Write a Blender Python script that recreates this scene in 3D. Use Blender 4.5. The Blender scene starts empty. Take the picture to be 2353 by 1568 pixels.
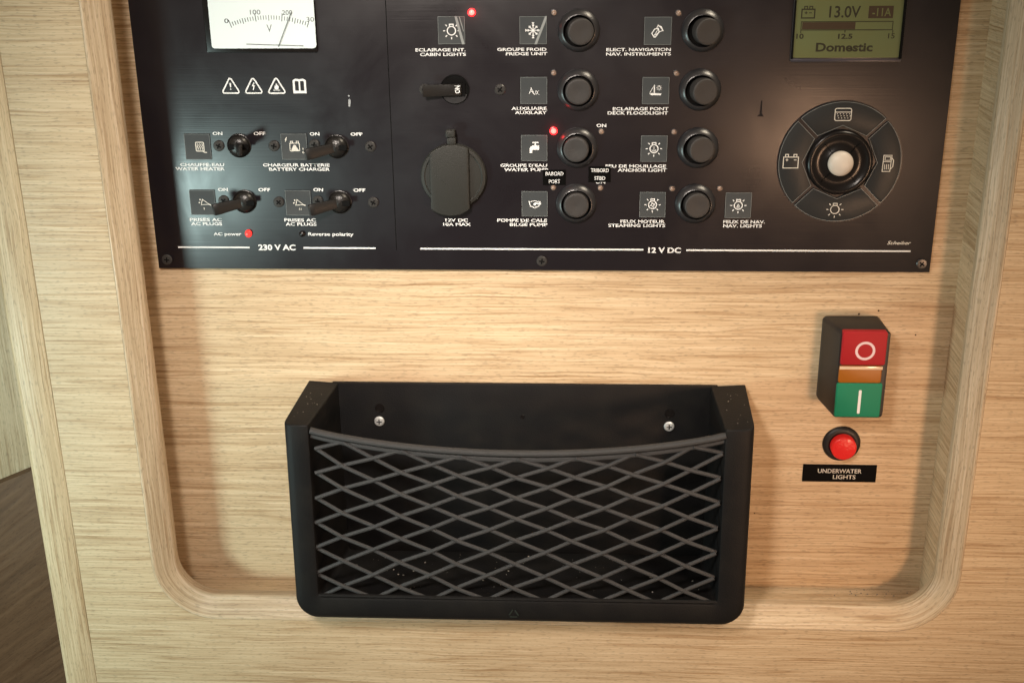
import bpy, bmesh, math, random
from mathutils import Vector, Matrix
random.seed(7)
S = bpy.context.scene
# ------------------------------------------------------------------ camera
CR = Vector((0.99886, 0.04688, -0.00934)); CD = Vector((0.00811, -0.35878, -0.93339)); CF = Vector((-0.04711, 0.93224, -0.35875))
CF.normalize(); CR = (CR - CF * CR.dot(CF)).normalized(); CD = CF.cross(CR).normalized()
CAM = -CF * 0.69
FPX = 2863.5
cam = bpy.data.cameras.new('camera'); cam.lens = FPX / 2352 * 36; cam.sensor_width = 36; cam.clip_start = 0.01; cam.clip_end = 50
co = bpy.data.objects.new('camera', cam); S.collection.objects.link(co); S.camera = co
m3 = Matrix((CR, -CD, -CF)).transposed(); co.matrix_world = Matrix.Translation(CAM) @ m3.to_4x4()
# ------------------------------------------------------------------ light
w = bpy.data.worlds.new('World'); S.world = w; w.use_nodes = True
w.node_tree.nodes['Background'].inputs[0].default_value = (1.0, 0.74, 0.52, 1); w.node_tree.nodes['Background'].inputs[1].default_value = 0.21
def lamp(name, x, d, z, tx, tz, power, col, sx, sy, spread=180):
    l = bpy.data.lights.new(name, 'AREA'); l.shape = 'RECTANGLE'; l.size = sx; l.size_y = sy; l.energy = power; l.color = col; l.spread = math.radians(spread)
    o = bpy.data.objects.new(name, l); S.collection.objects.link(o); o.location = (x, -d, z)
    o.rotation_euler = (Vector((tx, 0, tz)) - Vector((x, -d, z))).to_track_quat('-Z', 'Y').to_euler()
lamp('window_light', -0.44, 0.32, -0.11, 0, 0, 1.46, (0.74, 1.0, 0.95), 0.085, 0.09)
lamp('cabin_lamp', -0.15, 0.60, 0.42, -0.025, 0.02, 0.47, (1.0, 0.88, 0.78), 0.10, 0.10, 45)
lamp('warm_lamp', 0.40, 0.50, -0.06, 0.13, -0.08, 0.26, (1.0, 0.58, 0.34), 0.07, 0.07, 70)
lamp('ceiling_lamp', 0.50, 0.17, 0.85, 0, 0, 5.6, (1.0, 0.86, 0.66), 0.2, 0.2)
S.view_settings.view_transform = 'Standard'; S.view_settings.look = 'None'; S.view_settings.exposure = 0; S.view_settings.gamma = 1

# ------------------------------------------------------------------ helpers (millimetres; x right, z up, d out of the wall)
def P(px, py, d=0.0):
    v = CF + CR * ((px - 1176) / FPX) + CD * ((py - 784) / FPX)
    t = (-d * .001 - CAM.y) / v.y; q = CAM + v * t
    return q.x * 1000, q.z * 1000
def mat(name, col, rough=0.5, spec=0.5, metal=0.0, emit=None, es=0, bump=None, var=None, coat=0, trans=0, ior=1.45, alpha=1):
    m = bpy.data.materials.new(name); m.use_nodes = True; nt = m.node_tree; b = nt.nodes['Principled BSDF']
    b.inputs['Base Color'].default_value = (*col, 1); b.inputs['Roughness'].default_value = rough
    b.inputs['Specular IOR Level'].default_value = spec; b.inputs['Metallic'].default_value = metal
    b.inputs['Coat Weight'].default_value = coat; b.inputs['Transmission Weight'].default_value = trans; b.inputs['IOR'].default_value = ior
    b.inputs['Alpha'].default_value = alpha
    if emit: b.inputs['Emission Color'].default_value = (*emit, 1); b.inputs['Emission Strength'].default_value = es
    tc = nt.nodes.new('ShaderNodeTexCoord')
    if bump:
        n = nt.nodes.new('ShaderNodeTexNoise'); n.inputs['Scale'].default_value = bump[0]; n.inputs['Detail'].default_value = 3
        nt.links.new(tc.outputs['Object'], n.inputs['Vector'])
        u = nt.nodes.new('ShaderNodeBump'); u.inputs['Strength'].default_value = bump[1]; u.inputs['Distance'].default_value = 0.0004
        nt.links.new(n.outputs['Fac'], u.inputs['Height']); nt.links.new(u.outputs['Normal'], b.inputs['Normal'])
    if var:      # (scale, amount, second colour)
        n = nt.nodes.new('ShaderNodeTexNoise'); n.inputs['Scale'].default_value = var[0]; n.inputs['Detail'].default_value = 5
        nt.links.new(tc.outputs['Object'], n.inputs['Vector'])
        r = nt.nodes.new('ShaderNodeValToRGB'); r.color_ramp.elements[0].position = 0.42; r.color_ramp.elements[1].position = 0.72
        r.color_ramp.elements[0].color = (*col, 1); r.color_ramp.elements[1].color = (*var[2], 1)
        nt.links.new(n.outputs['Fac'], r.inputs['Fac']); nt.links.new(r.outputs['Color'], b.inputs['Base Color'])
        mp = nt.nodes.new('ShaderNodeMapRange'); mp.inputs[3].default_value = max(0, rough - var[1]); mp.inputs[4].default_value = min(1, rough + var[1])
        nt.links.new(n.outputs['Fac'], mp.inputs[0]); nt.links.new(mp.outputs[0], b.inputs['Roughness'])
    return m
def wood(name, dark, mid, light, contrast=1.0, rough=0.5, off=0.0, streak=1.0, lines=1.0):
    m = bpy.data.materials.new(name); m.use_nodes = True; nt = m.node_tree; b = nt.nodes['Principled BSDF']; L = nt.links.new
    uv = nt.nodes.new('ShaderNodeUVMap'); uv.uv_map = 'grain'
    def N(t): return nt.nodes.new(t)
    def noise(sx, sy, o, detail, rough_=0.55, src=None):
        mp = N('ShaderNodeMapping'); mp.inputs['Scale'].default_value = (sx, sy, 1); mp.inputs['Location'].default_value = (o + off, o * 1.7 - off, off)
        L(src or uv.outputs[0], mp.inputs[0]); n = N('ShaderNodeTexNoise'); n.inputs['Scale'].default_value = 1; n.inputs['Detail'].default_value = detail
        n.inputs['Roughness'].default_value = rough_; L(mp.outputs[0], n.inputs['Vector']); return n.outputs['Fac']
    def math_(op, a, b_=None, c_=None):
        x = N('ShaderNodeMath'); x.operation = op
        for i, q in enumerate((a, b_, c_)):
            if q is None: continue
            if isinstance(q, (int, float)): x.inputs[i].default_value = q
            else: L(q, x.inputs[i])
        return x.outputs[0]
    def rng(a, lo, hi, o0, o1):
        x = N('ShaderNodeMapRange'); x.interpolation_type = 'SMOOTHSTEP'; L(a, x.inputs[0])
        for i, q in enumerate((lo, hi, o0, o1)): x.inputs[i + 1].default_value = q
        return x.outputs[0]
    wv = noise(9, 30, 3, 2); wv2 = noise(45, 160, 13, 1)        # slow wander and small kinks of the grain
    cb = N('ShaderNodeCombineXYZ'); L(math_('ADD', math_('MULTIPLY_ADD', wv, 0.0040, -0.002), math_('MULTIPLY', wv2, 0.0011)), cb.inputs[1])
    ad = N('ShaderNodeVectorMath'); L(uv.outputs[0], ad.inputs[0]); L(cb.outputs[0], ad.inputs[1]); g = ad.outputs[0]
    band = noise(2.5, 55, 5, 3, 0.5, g); fine = noise(12, 800 * streak, 11, 2, 0.6, g); hair = noise(40, 1500 * streak, 21, 1, 0.5, g)
    base_ = math_('ADD', math_('ADD', math_('MULTIPLY', fine, 0.56), math_('MULTIPLY', band, 0.16)), math_('MULTIPLY', hair, 0.28))
    rp = N('ShaderNodeValToRGB'); e = rp.color_ramp.elements; k = 0.155 / contrast
    e[0].position = 0.5 - k; e[0].color = (*dark, 1); e[1].position = 0.5 + k; e[1].color = (*light, 1); q = e.new(0.5); q.color = (*mid, 1)
    L(base_, rp.inputs['Fac'])
    # thin dark growth lines: where a stretched noise crosses a level, fading in and out along the board
    l1 = rng(math_('ABSOLUTE', math_('SUBTRACT', noise(5, 270 * streak, 31, 2, 0.5, g), 0.5)), 0.008, 0.050, 1, 0)
    l2 = rng(math_('ABSOLUTE', math_('SUBTRACT', noise(8, 440 * streak, 43, 2, 0.5, g), 0.48)), 0.010, 0.060, 1, 0)
    fade1 = rng(noise(14, 90, 51, 2, 0.6, g), 0.38, 0.66, 0.08, 1.0); fade2 = rng(noise(22, 140, 61, 2, 0.6, g), 0.38, 0.64, 0.08, 1.0)
    ln = math_('MINIMUM', math_('ADD', math_('MULTIPLY', math_('MULTIPLY', l1, fade1), 0.72 * lines), math_('MULTIPLY', math_('MULTIPLY', l2, fade2), 0.55 * lines)), 0.9)
    mx = N('ShaderNodeMix'); mx.data_type = 'RGBA'; mx.blend_type = 'MULTIPLY'; mx.inputs[7].default_value = (0.66, 0.56, 0.46, 1)
    L(ln, mx.inputs[0]); L(rp.outputs[0], mx.inputs[6])
    # open pores: short flecks
    sp = rng(noise(260, 1300, 71, 1, 0.5, g), 0.30, 0.44, 0.80, 1.04)
    my = N('ShaderNodeMix'); my.data_type = 'RGBA'; my.blend_type = 'MULTIPLY'; my.inputs[0].default_value = 1
    cc = N('ShaderNodeCombineColor'); [L(sp, cc.inputs[i]) for i in range(3)]
    L(mx.outputs[2], my.inputs[6]); L(cc.outputs[0], my.inputs[7]); L(my.outputs[2], b.inputs['Base Color'])
    bp = N('ShaderNodeBump'); bp.inputs['Strength'].default_value = 0.4; bp.inputs['Distance'].default_value = 0.0005
    L(math_('SUBTRACT', math_('ADD', fine, math_('MULTIPLY', hair, 0.6)), math_('MULTIPLY', ln, 0.5)), bp.inputs['Height']); L(bp.outputs[0], b.inputs['Normal'])
    rr = rng(noise(6, 9, 81, 3), 0.35, 0.65, rough - 0.06, rough + 0.06); L(rr, b.inputs['Roughness'])
    b.inputs['Specular IOR Level'].default_value = 0.4
    return m
OAK = wood('oak_veneer', (0.45, 0.33, 0.20), (0.555, 0.425, 0.27), (0.65, 0.52, 0.35))
OAKB = wood('oak_back', (0.45, 0.325, 0.195), (0.575, 0.435, 0.275), (0.67, 0.535, 0.36), off=4.3, rough=0.42)
RIM = wood('oak_rim', (0.39, 0.29, 0.185), (0.52, 0.41, 0.275), (0.64, 0.53, 0.39), rough=0.45, off=9.1, streak=0.9, lines=0.8)
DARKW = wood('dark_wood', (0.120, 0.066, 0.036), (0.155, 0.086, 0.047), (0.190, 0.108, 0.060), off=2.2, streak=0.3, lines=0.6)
PLATE = bpy.data.materials.new('black_panel')
def make_plate(m):
    m.use_nodes = True; nt = m.node_tree; b = nt.nodes['Principled BSDF']; L = nt.links.new; N = nt.nodes.new
    tc = N('ShaderNodeTexCoord'); mp = N('ShaderNodeMapping'); mp.inputs['Scale'].default_value = (14, 1, 1500); L(tc.outputs['Object'], mp.inputs[0])
    n = N('ShaderNodeTexNoise'); n.inputs['Scale'].default_value = 1; n.inputs['Detail'].default_value = 2; L(mp.outputs[0], n.inputs['Vector'])
    s = N('ShaderNodeTexNoise'); s.inputs['Scale'].default_value = 17; s.inputs['Detail'].default_value = 5; s.inputs['Roughness'].default_value = 0.6; s.inputs['Distortion'].default_value = 0.6; L(tc.outputs['Object'], s.inputs['Vector'])
    r = N('ShaderNodeMapRange'); r.inputs[1].default_value = 0.3; r.inputs[2].default_value = 0.75; r.inputs[3].default_value = 0.25; r.inputs[4].default_value = 0.46; L(s.outputs['Fac'], r.inputs[0]); L(r.outputs[0], b.inputs['Roughness'])
    b.inputs['Base Color'].default_value = (0.0085, 0.0070, 0.0100, 1); b.inputs['Specular IOR Level'].default_value = 0.52
    u = N('ShaderNodeBump'); u.inputs['Strength'].default_value = 0.12; u.inputs['Distance'].default_value = 0.0002; L(n.outputs['Fac'], u.inputs['Height']); L(u.outputs[0], b.inputs['Normal'])
make_plate(PLATE)
BLACK = mat('black_plastic', (0.017, 0.016, 0.016), 0.42, 0.45, bump=(1500, 0.25))
BEZEL = mat('bezel_plastic', (0.020, 0.020, 0.022), 0.31, 0.85, bump=(1800, 0.2))
CAPM = mat('cap_plastic', (0.034, 0.032, 0.031), 0.5, 0.45, bump=(2500, 0.4))
HOLE = mat('dark_gap', (0.004, 0.004, 0.004), 0.7, 0.1)
POUCH = mat('pouch_plastic', (0.0065, 0.0065, 0.007), 0.55, 0.2, bump=(1400, 0.35), var=(70, 0.08, (0.0095, 0.009, 0.0085)))
CORD = mat('net_cord', (0.040, 0.041, 0.043), 0.6, 0.4, bump=(3000, 0.5))
WHITE = mat('white_print', (0.72, 0.74, 0.74), 0.5, 0.3)
CREAM = mat('cream_print', (0.62, 0.60, 0.54), 0.5, 0.3)
TILE = mat('clear_tile', (0.047, 0.054, 0.058), 0.3, 0.5, var=(40, 0.06, (0.06, 0.066, 0.068)))
TILEE = mat('tile_edge', (0.16, 0.18, 0.18), 0.35, 0.6)
PEELGLARE = mat('film_glare', (0.27, 0.29, 0.29), 0.25, 0.6)  # pale colour paints the highlight along peeling tile film
PADM = mat('pad_plate', (0.022, 0.024, 0.025), 0.42, 0.3, bump=(900, 0.1))
STEEL = mat('screw_steel', (0.72, 0.74, 0.74), 0.5, 0.6, 0.7)
DSCREW = mat('black_screw', (0.030, 0.029, 0.028), 0.33, 0.7)
BALL = mat('ivory_ball', (0.62, 0.57, 0.50), 0.42, 0.5, bump=(1600, 0.2))
BOWL = mat('glossy_black', (0.007, 0.006, 0.006), 0.26, 0.4)
HUBM = mat('hub_plastic', (0.010, 0.0095, 0.009), 0.34, 0.55, bump=(900, 0.35))
LEVM = mat('lever_plastic', (0.012, 0.0115, 0.011), 0.42, 0.35, bump=(1200, 0.15))
DIAL = mat('dial_white', (0.66, 0.74, 0.74), 0.4, 0.4, emit=(0.9, 1.0, 1.0), es=0.12)  # weak emission stands in for the bright reflection in the meter glass
INK = mat('dial_ink', (0.035, 0.04, 0.04), 0.6, 0.2)
INKG = mat('dial_ink_grey', (0.17, 0.185, 0.185), 0.6, 0.2)
LCD = mat('lcd_green', (0.125, 0.145, 0.065), 0.25, 0.4, var=(14, 0.04, (0.128, 0.118, 0.036)))
LCDE = mat('screen_edge', (0.045, 0.042, 0.055), 0.35, 0.6)
LCDI = mat('lcd_ink', (0.028, 0.026, 0.014), 0.5, 0.3)
LCDB = mat('lcd_bar', (0.050, 0.033, 0.019), 0.5, 0.3)
LEDON = mat('led_on', (0.9, 0.1, 0.08), 0.3, 0.5, emit=(1.0, 0.16, 0.13), es=3.2)
LEDRIM = mat('led_glow', (0.5, 0.02, 0.02), 0.3, 0.5, emit=(1.0, 0.02, 0.03), es=1.6)
LEDOFF = mat('led_off', (0.30, 0.21, 0.16), 0.3, 0.6, var=(900, 0.1, (0.12, 0.09, 0.08)))
REDL = mat('red_key', (0.34, 0.009, 0.015), 0.55, 0.3)
GREENL = mat('green_key', (0.005, 0.18, 0.095), 0.55, 0.3)
AMBER = mat('amber_lens', (0.30, 0.095, 0.004), 0.4, 0.4, coat=0.1)
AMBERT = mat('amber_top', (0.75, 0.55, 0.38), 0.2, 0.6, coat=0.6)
REDLAMP = mat('red_lamp', (0.42, 0.008, 0.008), 0.35, 0.45, bump=(700, 0.9), emit=(1, 0.03, 0.02), es=0.30, coat=0.1)
TAPE = mat('label_tape', (0.003, 0.003, 0.003), 0.35, 0.12)
DUSTM = mat('dust', (0.26, 0.245, 0.22), 0.8, 0.2)
SMEAR = mat('smear', (0.008, 0.006, 0.007), 0.6, 0.25)
SPECK = mat('speck', (0.05, 0.025, 0.012), 0.8, 0.2)
SCUFF = mat('scuff', (0.30, 0.32, 0.33), 0.6, 0.3)
PARTGREY = mat('socket_rubber', (0.024, 0.0245, 0.022), 0.5, 0.3, bump=(1500, 0.3))
REC = mat('dial_mark_dim', (0.022, 0.030, 0.026), 0.5, 0.3)

class MB:
    def __init__(s): s.v = []; s.f = []
    def add(s, vs, fs):
        o = len(s.v); s.v += [tuple(p) for p in vs]; s.f += [tuple(i + o for i in f) for f in fs]; return s
    def box(s, x0, x1, z0, z1, d0, d1, t=0):          # t: how much the front is inset
        return s.add([(x0, z0, d0), (x1, z0, d0), (x1, z1, d0), (x0, z1, d0), (x0 + t, z0 + t, d1), (x1 - t, z0 + t, d1), (x1 - t, z1 - t, d1), (x0 + t, z1 - t, d1)],
                     [(0, 1, 2, 3), (4, 5, 6, 7), (0, 1, 5, 4), (1, 2, 6, 5), (2, 3, 7, 6), (3, 0, 4, 7)])
    def prism(s, poly, d0, d1):
        n = len(poly)
        return s.add([(x, z, d0) for x, z in poly] + [(x, z, d1) for x, z in poly],
                     [tuple(range(n)), tuple(range(n, 2 * n))] + [(i, (i + 1) % n, n + (i + 1) % n, n + i) for i in range(n)])
    def sheet(s, poly, d): return s.add([(x, z, d) for x, z in poly], [tuple(range(len(poly)))])
    def lathe(s, prof, n=40, cx=0, cz=0, sx=1, sz=1):      # prof [(r,d)]; ends closed if r==0
        k = len(prof); vs = []; fs = []
        for r, d in prof:
            for i in range(n):
                a = 2 * math.pi * i / n; vs.append((cx + r * math.cos(a) * sx, cz + r * math.sin(a) * sz, d))
        for j in range(k - 1):
            for i in range(n): fs.append((j * n + i, j * n + (i + 1) % n, (j + 1) * n + (i + 1) % n, (j + 1) * n + i))
        return s.add(vs, fs)
    def loft(s, rings, closed=True, caps=True):
        n = len(rings[0]); vs = [p for r in rings for p in r]; fs = []
        for j in range(len(rings) - 1):
            for i in range(n if closed else n - 1):
                fs.append((j * n + i, j * n + (i + 1) % n, (j + 1) * n + (i + 1) % n, (j + 1) * n + i))
        if caps: fs += [tuple(range(n)), tuple(range((len(rings) - 1) * n, len(rings) * n))]
        return s.add(vs, fs)
    def tube(s, pts, r, n=8, ry=None):
        ry = ry or r; rings = []
        for i, p in enumerate(pts):
            a = Vector(pts[max(0, i - 1)]); b = Vector(pts[min(len(pts) - 1, i + 1)]); t = (b - a).normalized()
            u = t.cross(Vector((0, 0, 1))); u = u.normalized() if u.length > 1e-4 else Vector((1, 0, 0)); v = u.cross(t).normalized()
            rings.append([tuple(Vector(p) + u * math.cos(q) * ry + v * math.sin(q) * r) for q in [2 * math.pi * k / n for k in range(n)]])
        return s.loft(rings)
    def stroke(s, pts, w, d, closed=False):                # flat ribbon in the x-z plane
        pts = [Vector(p) for p in pts]; n = len(pts); L_ = []; R_ = []
        for i, p in enumerate(pts):
            a = pts[(i - 1) % n] if (closed or i > 0) else None; b = pts[(i + 1) % n] if (closed or i < n - 1) else None
            t1 = (p - a).normalized() if a is not None else None; t2 = (b - p).normalized() if b is not None else None
            t = (t1 + t2) if (t1 is not None and t2 is not None) else (t1 if t2 is None else t2)
            if t.length < 1e-6: t = t1
            t.normalize(); nn = Vector((-t.y, t.x)); k = 1.0
            if t1 is not None and t2 is not None: k = 1 / max(0.5, abs(t.dot(t1)))
            L_.append(p + nn * w / 2 * k); R_.append(p - nn * w / 2 * k)
        vs = [(q.x, q.y, d) for q in L_] + [(q.x, q.y, d) for q in R_]
        fs = [(i, (i + 1) % n, n + (i + 1) % n, n + i) for i in range(n if closed else n - 1)]
        return s.add(vs, fs)
    def mesh(s, name, m, bevel=None, smooth=35, uv=None):
        me = bpy.data.meshes.new(name); me.from_pydata([(x * .001, -d * .001, z * .001) for x, z, d in s.v], [], s.f)
        bm = bmesh.new(); bm.from_mesh(me)
        bmesh.ops.remove_doubles(bm, verts=bm.verts, dist=1e-7)
        bmesh.ops.recalc_face_normals(bm, faces=bm.faces)
        if bevel:
            es = [e for e in bm.edges if len(e.link_faces) == 2 and e.calc_face_angle(0) > math.radians(bevel[2] if len(bevel) > 2 else 28)]
            bmesh.ops.bevel(bm, geom=es, offset=bevel[0] * .001, segments=bevel[1], affect='EDGES', profile=0.5, clamp_overlap=True)
        if all(abs(f.normal.y) > .999 for f in bm.faces):
            for f in bm.faces:
                if f.normal.y > 0: f.normal_flip()
        if uv:
            lay = bm.loops.layers.uv.new('grain')
            for f in bm.faces:
                for l in f.loops: l[lay].uv = uv(l.vert.co, f.normal)
        bm.to_mesh(me); bm.free(); me.materials.append(m)
        if smooth: me.shade_smooth(); me.set_sharp_from_angle(angle=math.radians(smooth))
        return me
WL = {}
def base(o, name, loc, parent):
    S.collection.objects.link(o); x, z, d = loc; g = Vector((x * .001, -d * .001, z * .001))
    WL[o.name] = g
    if parent is not None: o.parent = parent; o.location = g - WL[parent.name]
    else: o.location = g
    return o
def thing(name, label, cat, loc=(0, 0, 0), group=None):
    o = bpy.data.objects.new(name, None); o.empty_display_size = 0.01; base(o, name, loc, None); o['label'] = label; o['category'] = cat
    if group: o['group'] = group
    return o
def part(name, mb, m, parent, loc=(0, 0, 0), label=None, **k):
    me = mb if isinstance(mb, bpy.types.Mesh) else mb.mesh(name, m, **k)
    o = bpy.data.objects.new(name, me); base(o, name, loc, parent)
    if label: o['label'] = label
    return o
def circ(r, n=32, cx=0, cz=0, a0=0, a1=360):
    full = abs(a1 - a0) >= 360; c = n if full else n + 1
    return [(cx + r * math.cos(math.radians(a0 + (a1 - a0) * i / n)), cz + r * math.sin(math.radians(a0 + (a1 - a0) * i / n))) for i in range(c)]
def rrect(x0, x1, z0, z1, r, n=5):
    p = []
    for cx, cz, a in ((x1 - r, z1 - r, 0), (x0 + r, z1 - r, 90), (x0 + r, z0 + r, 180), (x1 - r, z0 + r, 270)):
        p += [(cx + r * math.cos(math.radians(a + 90 * i / n)), cz + r * math.sin(math.radians(a + 90 * i / n))) for i in range(n + 1)]
    return p
# ------------------------------------------------------------------ text (flat print, fitted to the measured width and height)
def text_mesh(s, width, height, m, bold=0.012, shear=0.0):
    c = bpy.data.curves.new('lettering', 'FONT'); c.body = s; c.resolution_u = 3; c.offset = bold; c.shear = shear; c.fill_mode = 'FRONT'
    o = bpy.data.objects.new('lettering', c); S.collection.objects.link(o)
    dg = bpy.context.evaluated_depsgraph_get(); me = bpy.data.meshes.new_from_object(o.evaluated_get(dg))
    bpy.data.objects.remove(o); bpy.data.curves.remove(c)
    xs = [v.co.x for v in me.vertices]; ys = [v.co.y for v in me.vertices]
    x0, x1, y0, y1 = min(xs), max(xs), min(ys), max(ys)
    kx = width / (x1 - x0) * .001; ky = height / (y1 - y0) * .001
    for v in me.vertices: v.co = ((v.co.x - (x0 + x1) / 2) * kx, 0, (v.co.y - (y0 + y1) / 2) * ky)
    me.materials.clear(); me.materials.append(m); me.name = 'lettering'
    return me
def T(s, x0, x1, y, h, parent, d, m=None, bold=0.02, shear=0.0, rot=0, label=None, name='lettering'):
    """text spanning picture columns x0..x1 at height y, h high, lying on the plane d"""
    a = P(x0, y, d); b = P(x1, y, d); u = P((x0 + x1) / 2, y - h / 2, d); l = P((x0 + x1) / 2, y + h / 2, d)
    W_ = b[0] - a[0]; H_ = u[1] - l[1]
    if rot: W_, H_ = H_, W_
    me = text_mesh(s, W_, H_, m or WHITE, bold, shear)
    if rot: me.transform(Matrix.Rotation(math.radians(-rot), 4, 'Y'))
    return part(name, me, None, parent, ((a[0] + b[0]) / 2, (u[1] + l[1]) / 2, d), label or 'lettering reading "%s"' % s)

# ------------------------------------------------------------------ the cabinet: recess, rim, face, edging
DB, DF = 26.0, 34.0                     # depth of the back of the rim and of the face board
hl = P(400, 1250, DB)[0]; hr = P(2157, 1250, DB)[0]; hb = (P(503, 1365, DB)[1] + P(1852, 1387, DB)[1]) / 2
RC = 24.0; RO = 11.5; TOP = 330.0
bx_r = P(2123, 1250, 0)[0]; bx_l = hl - 14; bz = (P(503, 1326, 0)[1] + P(1852, 1351, 0)[1]) / 2
seam = P(177, 1265, DF)[0]; outer = P(98, 1265, DF)[0]
def grain(axis, ox=0.0, oz=0.0):
    def f(c, n):
        ax, ay, az = abs(n.x), abs(n.y), abs(n.z)
        if axis == 'z':
            if ax > max(ay, az): return (c.z + oz, c.y + ox)
            return (c.z + oz, c.x + ox)
        if ay >= ax and ay >= az: return (c.x + ox, c.z + oz)
        if az >= ax: return (c.x + ox, c.y + oz)
        return (c.y + ox, c.z + oz)
    return f
cab = thing('oak_cabinet', 'pale oak cabinet front with a round-cornered recess that holds the electric panel and net pouch', 'cabinet', (0, bz - 150, 0))
part('back_board', MB().box(bx_l - 2, bx_r + 6, bz - 4, TOP, -12, 0), OAKB, cab, uv=grain('x', .3, .11))
part('recess_wall', MB().box(bx_r, bx_r + 6, bz - 4, TOP, 0.02, DB), OAKB, cab, uv=grain('x', .1, .4), label='right side wall of the recess')
part('recess_wall', MB().box(bx_l - 6, bx_l, bz - 4, TOP, 0.02, DB), OAKB, cab, uv=grain('x', .2, .7), label='left side wall of the recess')
part('recess_ledge', MB().box(bx_l, bx_r, bz - 6, bz, 0.02, DB - .1), OAKB, cab, uv=grain('x', .5, .9))
def rim_path(off, n=14):
    x0, x1, z0, r = hl - off, hr + off, hb - off, RC + off
    p = [(x0, TOP - i * (TOP - z0 - r) / 12) for i in range(12)]
    p += [(x0 + r - r * math.cos(math.radians(90 * i / n)), z0 + r - r * math.sin(math.radians(90 * i / n))) for i in range(n + 1)]
    p += [(x1 - r + r * math.sin(math.radians(90 * i / n)), z0 + r - r * math.cos(math.radians(90 * i / n))) for i in range(n + 1)]
    p += [(x1, z0 + r + (i + 1) * (TOP - z0 - r) / 12) for i in range(12)]
    return p
prof = [(0.6, 20), (0, 23), (0, DB - .6), (0.25, DB + .1), (0.8, DB + .9), (5.5, 30.4), (9.6, 33.3), (10.4, 33.9), (11.1, DF + .12), (RO - .1, DF), (RO, DF - .5), (RO, 20)]
rb = bmesh.new(); lay = rb.loops.layers.uv.new('grain'); mid = rim_path(5)
al = [0]
for i in range(1, len(mid)): al.append(al[-1] + (Vector(mid[i]) - Vector(mid[i - 1])).length * .001)
ac = [0]
for i in range(1, len(prof)): ac.append(ac[-1] + (Vector(prof[i]) - Vector(prof[i - 1])).length * .001)
paths = [rim_path(o) for o, d in prof]
VV = [[rb.verts.new((p[0] * .001, -prof[j][1] * .001, p[1] * .001)) for p in paths[j]] for j in range(len(prof))]
for j in range(len(prof) - 1):
    for i in range(len(mid) - 1):
        f = rb.faces.new((VV[j][i], VV[j + 1][i], VV[j + 1][i + 1], VV[j][i + 1]))
        for l, (a, b) in zip(f.loops, ((i, j), (i, j + 1), (i + 1, j + 1), (i + 1, j))): l[lay].uv = (al[a] * .9, ac[b])
bmesh.ops.recalc_face_normals(rb, faces=rb.faces)
me = bpy.data.meshes.new('recess_rim'); rb.to_mesh(me); rb.free(); me.materials.append(RIM); me.shade_smooth(); me.set_sharp_from_angle(angle=math.radians(50))
part('recess_rim', me, None, cab)
fp = rim_path(RO + .05)
face = fp + [(fp[-1][0], TOP), (420, TOP), (420, -330), (seam, -330), (seam, TOP)]
part('face_board', MB().prism(face, DF - 14, DF), OAK, cab, uv=grain('x', 0, 0))
# vertical edging with a rounded outer corner
r = 3.5; ep = [(seam - .25, DF - 20), (seam - .25, DF - .35), (seam - .6, DF - .05)] + [(outer + r - r * math.sin(math.radians(a)), DF - .05 - r + r * math.cos(math.radians(a))) for a in range(0, 91, 15)] + [(outer, DF - 20)]
mb = MB(); mb.loft([[(x, z, d) for x, d in ep] for z in (-330, TOP)])
part('edge_strip', mb, OAK, cab, uv=grain('z', .21, .6), smooth=50)
for x, y, r_ in ((1973, 721, .5), (2018, 713.5, .45), (2103, 769, .4), (1733, 1178, .35)):
    p = P(x, y, 0); part('speck', MB().lathe([(r_ * 1.2, .01), (r_, .16), (.001, .22)], 7), SPECK, cab, (p[0], p[1], 0))
# the neighbouring wall seen past the cabinet's left edge
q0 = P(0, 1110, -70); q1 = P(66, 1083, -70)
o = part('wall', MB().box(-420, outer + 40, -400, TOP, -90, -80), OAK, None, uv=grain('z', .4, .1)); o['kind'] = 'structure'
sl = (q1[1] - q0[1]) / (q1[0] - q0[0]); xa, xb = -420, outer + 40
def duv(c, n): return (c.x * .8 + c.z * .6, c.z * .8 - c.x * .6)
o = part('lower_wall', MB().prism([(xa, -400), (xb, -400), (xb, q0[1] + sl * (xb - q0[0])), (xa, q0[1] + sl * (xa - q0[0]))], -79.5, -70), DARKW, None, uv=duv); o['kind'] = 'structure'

# ------------------------------------------------------------------ the electric panel
PD = 3.0; E = PD + .06
pl = (P(293, 0, PD)[0] + P(365, 616.5, PD)[0]) / 2; pr = (P(2207, 0, PD)[0] + P(2136, 626, PD)[0]) / 2
pb = (P(365, 616.5, PD)[1] + P(2136, 626, PD)[1]) / 2; PT = 255.0
panel = thing('control_panel', 'black boat electric panel with round push buttons, breaker levers, voltmeter and green display', 'control panel', ((pl + pr) / 2, pb, 0))
part('face_plate', MB().box(pl, pr, pb, PT, 0.05, PD), PLATE, panel, bevel=(0.35, 2))
a = P(885.4, 0, PD); b = P(910.7, 575, PD)
gx = (a[0] + b[0]) / 2
part('groove', MB().box(gx - .22, gx + .22, b[1], PT, PD - .5, PD + .03), HOLE, panel, bevel=None)
def hline(x0, x1, y, hpx=3.6):
    p = P(x0, y, PD); q = P(x1, y, PD); z = (p[1] + q[1]) / 2; h = hpx / 4.1 / 2
    part('printed_line', MB().sheet([(p[0], z - h), (q[0], z - h), (q[0], z + h), (p[0], z + h)], E), WHITE, panel, smooth=None)
zy = P(1300, 572, PD)[1]
def hl2(x0, x1):
    y = 567.5 + (x0 + x1 - 818) / 2 * .0058
    hline(x0, x1, y)
for x0, x1 in ((409, 573.5), (697.5, 863), (966, 1478), (1576, 2091.6)): hl2(x0, x1)
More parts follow.
